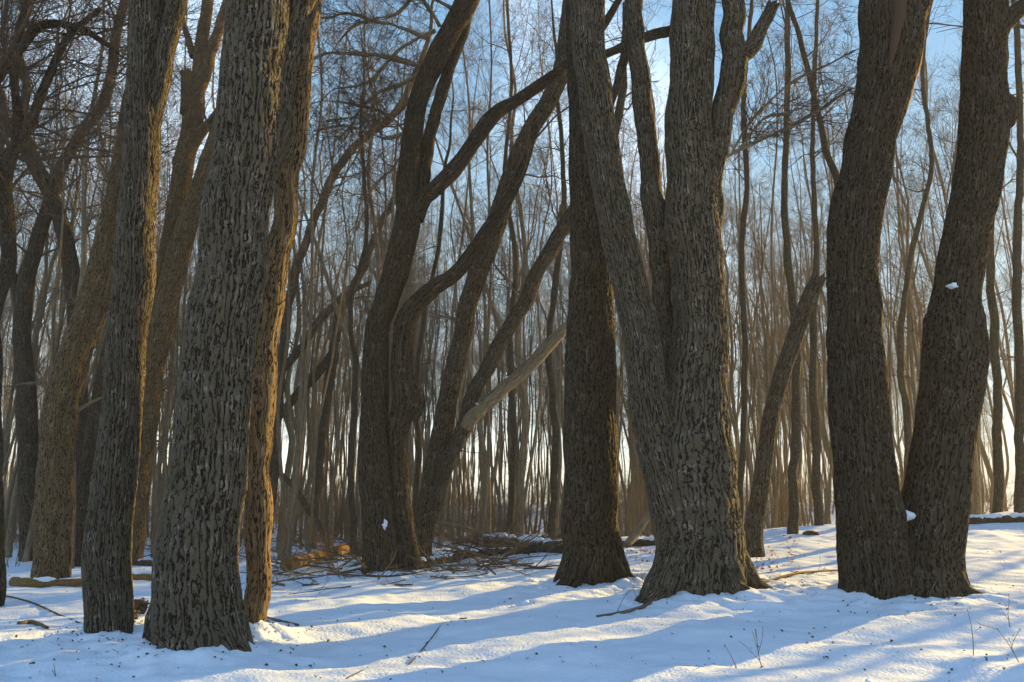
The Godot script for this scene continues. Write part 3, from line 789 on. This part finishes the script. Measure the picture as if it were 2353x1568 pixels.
func build_forest() -> void:
	var rng := RandomNumberGenerator.new()
	rng.seed = 4242
	var looks := ["straight", "slightly leaning", "forked", "crooked", "twiggy"]
	var protos := []
	for i in 14:
		var tall := rng.randf_range(17.0, 26.0)
		var kind := i % 5
		var lean := Vector2(rng.randf_range(-0.04, 0.04), rng.randf_range(-0.05, 0.05))
		if kind == 1: lean.x = 0.2 if i < 7 else -0.12
		if kind == 3: lean.x = 0.1
		var m := forest_proto(rng, tall, rng.randf_range(0.06, 0.105) * (1.0 if i < 11 else 1.5), lean, kind == 2, kind == 4, 6 if i % 2 else 5)
		protos.append([m, looks[kind]])
	var spots := []
	var tries := 0
	while spots.size() < 300 and tries < 20000:
		tries += 1
		var s := 22.0 + 40.0 * pow(rng.randf(), 0.9)
		var x := (rng.randf_range(-0.72, 0.64) if rng.randf() < 0.6 else rng.randf_range(0.10, 0.64)) * s + rng.randf_range(-1, 1)
		# off to the right, towards the sun, the wood is open
		if x > (0.64 if s > 40.0 else 0.55) * s + 0.5: continue
		if x > 0.10 * s and s < 30.0 + 5.0 * rng.randf(): continue
		if x < 0.10 * s and s < 27.0 and rng.randf() < 0.5: continue
		# the old trees have kept their lanes of light towards the sun open
		var across := x * 0.643 - s * 0.766
		if ((across > -27.3 and across < -24.6) or (across > -23.0 and across < -19.8) or (across > -17.8 and across < -15.6) or (across > -13.2 and across < -10.0)) and rng.randf() < 0.93 and x * 0.766 + s * 0.643 > 10.0: continue
		var ok := true
		for q in spots:
			if Vector2(x - q.x, s - q.y).length() < 0.9:
				ok = false
				break
		if ok: spots.append(Vector2(x, s))
	spots.sort_custom(func(a, b): return a.y < b.y)
	for i in spots.size():
		var q: Vector2 = spots[i]
		var pr = protos[rng.randi_range(0, protos.size() - 1)]
		var root := base("young_tree", on_ground(q.x, q.y), rng.randf() * 0.5 - 0.25)
		part("trunk", pr[0][0], root)
		part("crown", pr[0][1], root)
		var k := rng.randf_range(0.8, 1.2)
		root.scale = Vector3(k, rng.randf_range(0.9, 1.15), k)
		var sx := screen_x(root.position + Vector3(0, 1.5, 0))
		var where := ""
		for g in GAPS:
			if sx >= g[0] and sx < g[1]: where = g[2]
		var near: String = "nearer" if q.y < 36.0 else ("farthest" if q.y > 54.0 else "farther")
		tag(root, "%s %s %s tree, %s" % [pr[1], near, "thicker" if k > 1.08 else ("thinner" if k < 0.92 else "slender"), where], "tree", "slender young trees of the wood, " + where)
	# taller trees that stand right of the picture, towards the sun
	for q in [[12.4, 14.3], [15.7, 18.3], [21.3, 20.9], [25.2, 25.4], [30.0, 30.7], [34.9, 32.6], [37.0, 40.0], [43.0, 44.0], [14.6, 14.4], [18.2, 17.6], [26.9, 23.8]]:
		var pr = protos[rng.randi_range(0, protos.size() - 1)]
		var root := base("young_tree", on_ground(q[0], q[1]), rng.randf() * TAU)
		part("trunk", pr[0][0], root)
		part("crown", pr[0][1], root)
		root.scale = Vector3(2.3, 1.0, 2.3)
		tag(root, "bare tree standing right of the picture, its shadow falling across the snow", "tree", "trees right of the picture")
	# the wood beyond, a mass of stems
	var far := Shape.new()
	for i in 7:
		var off := Vector3(rng.randf_range(-4, 4), 0, rng.randf_range(-4, 4))
		var m: ArrayMesh = protos[[0, 5, 10, 4, 0, 9, 5][i]][0][0]
		var m2: ArrayMesh = protos[[0, 5, 10, 4, 0, 9, 5][i]][0][1]
		for src in [m, m2]:
			var a: Array = src.surface_get_arrays(0)
			var start := far.v.size()
			for p in a[Mesh.ARRAY_VERTEX]: far.v.append(p + off)
			far.n.append_array(a[Mesh.ARRAY_NORMAL])
			far.uv.append_array(a[Mesh.ARRAY_TEX_UV])
			for j in a[Mesh.ARRAY_INDEX]: far.idx.append(j + start)
	var mm := MultiMesh.new()
	mm.transform_format = MultiMesh.TRANSFORM_3D
	mm.mesh = far.mesh(M.young)
	mm.instance_count = 80
	for i in 80:
		var s := rng.randf_range(74.0, 130.0)
		var x := rng.randf_range(-0.76, 0.56) * s
		mm.set_instance_transform(i, Transform3D(Basis(Vector3.UP, rng.randf() * TAU).scaled(Vector3.ONE * rng.randf_range(0.85, 1.15)), Vector3(x, slope(x, s), -s)))
	var mid := MultiMesh.new()
	mid.transform_format = MultiMesh.TRANSFORM_3D
	mid.mesh = mm.mesh
	mid.instance_count = 60
	for i in 60:
		var s := rng.randf_range(44.0, 72.0)
		var x := rng.randf_range(-0.74, 0.1) * s if i < 40 else rng.randf_range(0.10, 0.63) * s
		while i >= 40 and absf(x * 0.643 - s * 0.766 + 23.0) < 7.5:
			s = rng.randf_range(44.0, 72.0)
			x = rng.randf_range(0.10, 0.63) * s
		mid.set_instance_transform(i, Transform3D(Basis(Vector3.UP, rng.randf() * TAU).scaled(Vector3.ONE * rng.randf_range(0.8, 1.1)), Vector3(x, slope(x, s), -s)))
	var mo := MultiMeshInstance3D.new()
	mo.multimesh = mid
	mo.name = "background_wood"
	add_child(mo)
	tag(mo, "mass of further thin grey stems crowding between the young trees", "forest", "", "stuff")
	var fo := MultiMeshInstance3D.new()
	fo.multimesh = mm
	fo.name = "far_forest"
	add_child(fo)
	tag(fo, "far mass of bare grey stems closing the view behind the young trees", "forest", "", "stuff")


# ------------------------------------------------------------------ fallen wood, twigs, leaves
func lying(points: Array) -> Array:
	# [x, y, width, (height above the ground)] -> points resting on the snow
	var out := []
	for q in points:
		var p := hit(q[0], q[1])
		var r: float = q[2] * 0.5 * per_px(p)
		p.y = ground(p.x, -p.z) + r * 0.6 + (q[3] if q.size() > 3 else 0.0)
		out.append([p, r])
	return out

func fallen(called: String, label: String, category: String, points: Array, seed_: int, snow: bool, skin := "", group := "", twigs := 0) -> Node3D:
	var rng := RandomNumberGenerator.new()
	rng.seed = seed_
	var line := lying(points)
	var foot: Vector3 = line[0][0]
	var root := base(called, foot)
	for e in line: e[0] -= foot
	var sm := smooth_line(line, 0.06)
	part("stem", trunk(sm, 0.02, seed_, 0.0, 5, 1.2, true, skin), root)
	var pts: PackedVector3Array = sm[0]
	var rad: PackedFloat32Array = sm[1]
	if snow:
		var cp := PackedVector3Array()
		var cr := PackedFloat32Array()
		var fl := FastNoiseLite.new()
		fl.seed = seed_
		fl.frequency = 1.6
		for i in pts.size():
			var f := float(i) / (pts.size() - 1)
			cp.append(pts[i] + Vector3(0, rad[i] * 0.62, 0))
			cr.append(rad[i] * clampf(0.62 + fl.get_noise_1d(i * 0.1) * 0.9, 0.02, 0.95) * (0.15 + 0.85 * minf(1.0, 6.0 * minf(f, 1.0 - f))))
		var s := Shape.new()
		s.thin(cp, cr, 10)
		part("snow_cap", s.mesh(M.snow), root)
	if twigs:
		var s := Shape.new()
		for i in twigs:
			var j := rng.randi_range(1, pts.size() - 2)
			grow(s, pts[j], Vector3(rng.randf_range(-1, 1), rng.randf_range(-0.1, 0.8), rng.randf_range(-1, 1)).normalized(), rng.randf_range(0.3, 0.9), 0.006, 1, rng, -0.1, 0.4, 3)
		part("twigs", s.mesh(M.twig), root).set_meta("kind", "stuff")
	tag(root, label, category, group)
	return root

func stick(called: String, label: String, group: String, p: Vector3, turn: float, tilt: float, length: float, r: float, rng: RandomNumberGenerator, m: Material, forks := 2) -> void:
	var s := Shape.new()
	var d := Vector3(cos(turn) * cos(tilt), sin(tilt), sin(turn) * cos(tilt))
	var n := 6
	var pts := PackedVector3Array([Vector3.ZERO])
	var rad := PackedFloat32Array([r])
	var q := Vector3.ZERO
	for i in n:
		d = (d + Vector3(rng.randf_range(-1, 1), rng.randf_range(-0.6, 0.5), rng.randf_range(-1, 1)) * 0.16).normalized()
		q += d * length / n
		var floor_ := ground(p.x + q.x, -(p.z + q.z)) - p.y + r * 0.5
		if q.y < floor_: q.y = floor_
		pts.append(q)
		rad.append(r * (1.0 - 0.65 * (i + 1) / n))
	s.thin(pts, rad, 6, true)
	for k in forks:
		var i := rng.randi_range(1, n - 1)
		var dd := ((pts[i + 1] - pts[i]).normalized() + Vector3(rng.randf_range(-1, 1), rng.randf_range(-0.2, 0.8), rng.randf_range(-1, 1)) * 0.7).normalized()
		grow(s, pts[i], dd, length * rng.randf_range(0.2, 0.45), rad[i] * 0.6, 1, rng, -0.05, 0.3, 2)
	var o := part(called, s.mesh(m), self)
	o.position = p
	tag(o, label, "stick", group)

func leaf_mesh(w: float) -> Shape:
	var s := Shape.new()
	var outline := [[0.0, -0.6], [0.35, -0.35], [0.3, -0.1], [0.5, 0.1], [0.2, 0.25], [0.0, 0.6], [-0.2, 0.22], [-0.5, 0.12], [-0.28, -0.08], [-0.36, -0.34]]
	s.v.append(Vector3(0, 0.12 * w, 0)); s.n.append(Vector3.UP); s.uv.append(Vector2.ZERO)
	for q in outline:
		s.v.append(Vector3(q[0] * w, absf(q[0]) * w * 0.7, q[1] * w)); s.n.append(Vector3.UP); s.uv.append(Vector2(q[0], q[1]))
	for i in outline.size():
		s.idx.append_array([0, 1 + i, 1 + (i + 1) % outline.size()])
	return s

func scatter_leaves(called: String, label: String, spots: Array, m: Material, w: float, rng: RandomNumberGenerator, parent: Node3D = null) -> void:
	var mm := MultiMesh.new()
	mm.transform_format = MultiMesh.TRANSFORM_3D
	mm.mesh = leaf_mesh(w).mesh(m, true)
	mm.instance_count = spots.size()
	for i in spots.size():
		var b := Basis.from_euler(Vector3(rng.randf_range(-0.7, 0.7), rng.randf() * TAU, rng.randf_range(-0.7, 0.7))).scaled(Vector3.ONE * rng.randf_range(0.5, 1.3))
		mm.set_instance_transform(i, Transform3D(b, spots[i]))
	var o := MultiMeshInstance3D.new()
	o.multimesh = mm
	o.name = numbered(called)
	add_child(o)
	tag(o, label, "leaves", "", "stuff")

func clump(called: String, label: String, category: String, x: float, y: float, w: float, flat: float, m: Material, seed_: int, lift := 0.0, depth := 0.0) -> void:
	# a lump of uneven outline, resting on the snow or (with a depth) held on a trunk
	var p := hit(x, y) if depth == 0.0 else at(x, y, depth)
	var r := w * 0.5 * per_px(p)
	if depth == 0.0: p.y = ground(p.x, -p.z)
	var fl := FastNoiseLite.new()
	fl.seed = seed_
	fl.frequency = 0.75 / r
	fl.fractal_octaves = 3
	var s := Shape.new()
	for i in 13:
		for k in 21:
			var a := TAU * (k % 20) / 20.0
			var e := PI * i / 12.0
			var d := Vector3(sin(e) * cos(a), cos(e), sin(e) * sin(a))
			s.v.append(d * Vector3(1, flat, 1) * r * (1.0 + 0.8 * fl.get_noise_3d(d.x * r, d.y * r, d.z * r))); s.n.append(d); s.uv.append(Vector2(k / 20.0, i / 12.0))
	for i in 12:
		for k in 20:
			var a := i * 21 + k
			s.idx.append_array([a, a + 1, a + 21, a + 1, a + 22, a + 21])
	var o := part(called, s.mesh(m, true), self)
	o.position = p + Vector3(0, lift, 0)
	tag(o, label, category)

func build_litter() -> void:
	var rng := RandomNumberGenerator.new()
	rng.seed = 77
	# logs
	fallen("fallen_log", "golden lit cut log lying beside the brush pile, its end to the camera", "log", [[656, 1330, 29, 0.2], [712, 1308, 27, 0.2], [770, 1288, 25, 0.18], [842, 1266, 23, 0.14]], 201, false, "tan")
	fallen("fallen_log", "long dark bent log in front of the leaning centre tree", "log", [[930, 1320, 20], [985, 1306, 24], [1050, 1292, 25], [1120, 1283, 22], [1210, 1278, 16]], 202, true)
	fallen("fallen_log", "thick dark log with snow along its top, against the straight brown trunk", "log", [[1100, 1264, 28, 0.12], [1160, 1266, 30, 0.1], [1230, 1272, 32, 0.06], [1300, 1276, 32]], 203, true)
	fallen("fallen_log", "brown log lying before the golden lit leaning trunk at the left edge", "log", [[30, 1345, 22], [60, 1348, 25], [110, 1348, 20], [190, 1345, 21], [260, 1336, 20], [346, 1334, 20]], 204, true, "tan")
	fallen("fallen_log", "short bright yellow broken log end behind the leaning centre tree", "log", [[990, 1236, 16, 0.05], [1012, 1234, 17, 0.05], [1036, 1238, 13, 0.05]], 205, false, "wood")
	fallen("fallen_log", "snow topped log on the rise at the far right edge", "log", [[2210, 1206, 16], [2270, 1205, 18], [2340, 1203, 20], [2440, 1205, 20]], 206, true)
	fallen("fallen_log", "snow topped log lying between the brown trunk and the great forked tree", "log", [[1430, 1258, 20], [1470, 1256, 20], [1530, 1254, 18]], 207, true)
	fallen("fallen_log", "low snow covered log behind the brush pile", "log", [[1040, 1250, 12, 0.05], [1130, 1246, 13, 0.06], [1220, 1248, 14, 0.06], [1285, 1242, 13, 0.06]], 208, true)
	fallen("fallen_log", "snow capped dark log seen between the two grey front trunks", "log", [[296, 1296, 16], [330, 1300, 16], [380, 1302, 15]], 209, true)
	fallen("fallen_branch", "pale straight pole sloping down into the brush from the leaning centre tree", "branch", [[1000, 1262, 10, 0.95], [1060, 1258, 11, 0.68], [1110, 1255, 11, 0.42], [1166, 1254, 9, 0.15]], 210, false, "young")
	fallen("fallen_branch", "yellow lit pole propped up behind the roots of the great forked tree", "branch", [[1440, 1262, 18], [1465, 1258, 18, 0.35], [1490, 1256, 17, 0.8], [1520, 1254, 14, 1.4]], 211, false, "young")
	fallen("fallen_branch", "long dead branch lying in front of the great forked tree", "branch", [[1372, 1420, 6], [1430, 1410, 8], [1490, 1396, 9], [1540, 1378, 9, 0.05], [1620, 1372, 8, 0.05], [1720, 1352, 7], [1830, 1328, 6], [1932, 1306, 4]], 212, false, "young", "", 14)
	fallen("fallen_branch", "stub of dead branch lying right of the orange lit narrow trunk", "branch", [[606, 1422, 7], [640, 1432, 7], [684, 1446, 5]], 213, false, "young")
	fallen("fallen_branch", "thin straight twig lying in the snow at the bottom centre", "branch", [[896, 1566, 3], [940, 1520, 3], [985, 1476, 2.5], [1012, 1444, 2]], 214, false, "twig")
	fallen("fallen_branch", "short thin twig at the bottom edge left of the straight one", "branch", [[796, 1568, 2.5], [824, 1548, 2.5], [846, 1530, 2]], 215, false, "twig")
	fallen("fallen_branch", "long thin bent twig in the snow left of the grey front trunk", "branch", [[0, 1372, 4], [70, 1390, 4], [140, 1412, 4], [200, 1432, 3]], 216, false, "twig")
	fallen("fallen_branch", "short dark branch half sunk in the snow at the left edge", "branch", [[42, 1436, 9], [74, 1430, 11], [108, 1440, 8]], 217, false)
	# brush pile
	var zones := [
		[620, 840, 1272, 1356, 70, "dark stick in the tangle around the golden cut log", "sticks around the golden cut log"],
		[840, 1010, 1262, 1345, 26, "dark stick at the feet of the twin stemmed and leaning trees", "sticks at the twin stemmed tree"],
		[1000, 1290, 1236, 1268, 64, "stick in the snowy brush behind the thick dark log", "sticks behind the thick dark log"],
		[990, 1230, 1274, 1326, 70, "dark stick in the heap in front of the thick dark log", "sticks in front of the thick dark log"],
		[618, 830, 1240, 1268, 40, "stick in the far brush left of the twin stemmed tree", "sticks in the far brush"],
		[296, 372, 1255, 1300, 16, "stick in the brush seen between the two grey front trunks", "sticks between the front trunks"]]
	for z in zones:
		for i in z[4]:
			var x := rng.randf_range(z[0], z[1])
			var y := rng.randf_range(z[2], z[3])
			var p := hit(x, y)
			p.y = ground(p.x, -p.z) + rng.randf() * rng.randf() * 0.6
			var turn := rng.randf_range(-0.5, 0.5) + (PI if rng.randf() < 0.5 else 0.0)
			if rng.randf() < 0.3: turn = rng.randf() * TAU
			stick("stick", z[5], z[6], p, turn, rng.randf_range(-0.2, 0.3) + (0.5 if rng.randf() < 0.2 else 0.0), rng.randf_range(0.4, 1.9), rng.randf_range(0.008, 0.032), rng, M.twig if rng.randf() < 0.7 else M.young, 5)
	# young shoots standing in the snow
	var shoots := [[1752, 1528, 0.42, 2, "forked little sapling standing in the snow at the bottom right"], [1695, 1530, 0.30, 0, "bent bare stem leaning left beside the forked sapling"], [2238, 1512, 0.50, 0, "single upright stem in the shade at the lower right"], [2345, 1535, 0.4, 1, "slanting stem at the lower right corner"], [2322, 1450, 0.35, 1, "curved grass stem near the right edge"], [1062, 1365, 0.2, 0, "tiny dark stem in the open snow at the centre"], [1478, 1352, 0.3, 2, "small twiggy shoot by the left root of the great forked tree"], [128, 1545, 0.12, 1, "broken stalk in the snow at the bottom left corner"]]
	for sh in shoots:
		var p := hit(sh[0], sh[1])
		p.y = ground(p.x, -p.z) - 0.02
		var s := Shape.new()
		grow(s, Vector3.ZERO, Vector3(rng.randf_range(-0.5, 0.3), 1, rng.randf_range(-0.2, 0.2)).normalized(), sh[2], 0.006, 1 if sh[3] else 0, rng, 0.2, 0.15, sh[3] + 1)
		var o := part("bare_shoot", s.mesh(M.twig), self)
		o.position = p
		tag(o, sh[4], "plant")
	# brushwood standing low among the young trees
	var shrubs := []
	for i in 5:
		var s := Shape.new()
		for k in 9:
			var a := rng.randf() * TAU
			grow(s, Vector3(rng.randf_range(-0.3, 0.3), -0.05, rng.randf_range(-0.3, 0.3)), Vector3(cos(a) * 0.5, 1.0, sin(a) * 0.5).normalized(), rng.randf_range(1.2, 2.8), 0.012, 2, rng, 0.25, 0.28, 5)
		shrubs.append(s.mesh(M.pale_twig))
	var n := 0
	while n < 90:
		var s := rng.randf_range(24.0, 52.0)
		var x := rng.randf_range(-0.66, 0.62) * s
		if x > 0.15 * s and rng.randf() < 0.75: continue
		var o := part("bare_shrub", shrubs[n % 5], self)
		o.position = on_ground(x, s)
		o.rotation.y = rng.randf() * TAU
		o.scale = Vector3.ONE * rng.randf_range(0.6, 1.15)
		var sx := screen_x(o.position)
		var where := ""
		for g in GAPS:
			if sx >= g[0] and sx < g[1]: where = g[2]
		tag(o, "low twiggy bare shrub, " + where, "shrub", "bare shrubs " + where)
		n += 1
	var bush := MultiMesh.new()
	bush.transform_format = MultiMesh.TRANSFORM_3D
	bush.mesh = shrubs[2]
	bush.instance_count = 340
	for i in 340:
		var s := rng.randf_range(44.0, 110.0)
		var x := rng.randf_range(-0.72, 0.56) * s
		bush.set_instance_transform(i, Transform3D(Basis(Vector3.UP, rng.randf() * TAU).scaled(Vector3(1.5, 1.25, 1.5) * rng.randf_range(0.6, 1.2)), Vector3(x, slope(x, s) - 0.05, -s)))
	var bo := MultiMeshInstance3D.new()
	bo.multimesh = bush
	bo.name = "brushwood"
	add_child(bo)
	tag(bo, "far low brushwood of brown twigs under the young trees", "brushwood", "", "stuff")
	# snow held on trunks, lumps and stumps
	clump("snow_patch", "oval snow patch stuck on the base of the twin stemmed tree", "snow patch", 884, 1208, 12, 1.7, M.snow, 301, 0.0, -hit(880, 1322).z - 0.37)
	clump("snow_patch", "bright snow lying in the low crotch of the dark double trunk", "snow patch", 2070, 1186, 44, 0.8, M.snow, 302, 0.0, -hit(2070, 1372).z - 0.08)
	clump("snow_patch", "ragged snow patch high on the right stem of the dark double trunk", "snow patch", 2190, 658, 22, 0.55, M.snow, 303, 0.0, -hit(2070, 1372).z - 0.17)
	clump("snow_patch", "little snow cap where the broken arm leaves the leaning centre tree", "snow patch", 1094, 932, 22, 0.4, M.snow, 304, 0.0, -hit(965, 1306).z - 0.38)
	clump("stump", "low dark stump on the snowy rise left of the dark double trunk", "stump", 1862, 1232, 36, 0.55, M.litter, 305)
	clump("snow_lump", "rounded snow lump in the open just left of the great forked tree", "snow", 1246, 1360, 30, 0.5, M.snow, 306)
	clump("snow_lump", "smaller snow lump left of the straight brown trunk", "snow", 1208, 1388, 18, 0.6, M.snow, 307)
	clump("snow_lump", "small snow clod in the bright patch at the bottom right", "snow", 1995, 1566, 16, 0.8, M.snow, 308)
	clump("bark_scrap", "dark scrap of bark lying in the open snow at the centre", "bark", 1066, 1415, 18, 0.3, M.litter, 309)
	# leaves
	var spots := []
	for i in 1050:
		var p := hit(rng.randf_range(0, 2353), 1230 + 335 * pow(rng.randf(), 1.3))
		if i % 2 == 0:
			var m: Vector4 = mounds[i / 2 % feet.size()]
			var a := rng.randf() * TAU
			var far := m.z * (0.5 + 1.6 * rng.randf() * rng.randf())
			p = Vector3(m.x + cos(a) * far, 0, -m.y + sin(a) * far)
		p.y = ground(p.x, -p.z) + 0.012
		spots.append(p)
	scatter_leaves("leaf_litter", "dead brown leaves and bits of bark scattered over the snow", spots, M.litter, 0.034, rng)
	spots = []
	for i in 260:
		var f := rng.randf()
		var p := hit(lerpf(268, 332, f) + rng.randf_range(-14, 14), lerpf(1455, 1388, f) + rng.randf_range(-8, 16))
		p.y = ground(p.x, -p.z) + rng.randf() * 0.14
		spots.append(p)
	scatter_leaves("leaf_heap", "heap of dark dead leaves at the foot of the grey front trunk", spots, M.litter, 0.09, rng)
	spots = []
	for i in 160:
		var p := hit(rng.randf_range(1440, 1530), rng.randf_range(1262, 1290)) if i < 70 else hit(rng.randf_range(1720, 1840), rng.randf_range(1235, 1320))
		p.y = ground(p.x, -p.z) + 0.015
		spots.append(p)
	scatter_leaves("red_leaves", "reddish dead leaves gathered by the roots of the great forked tree", spots, M.leaf, 0.07, rng)
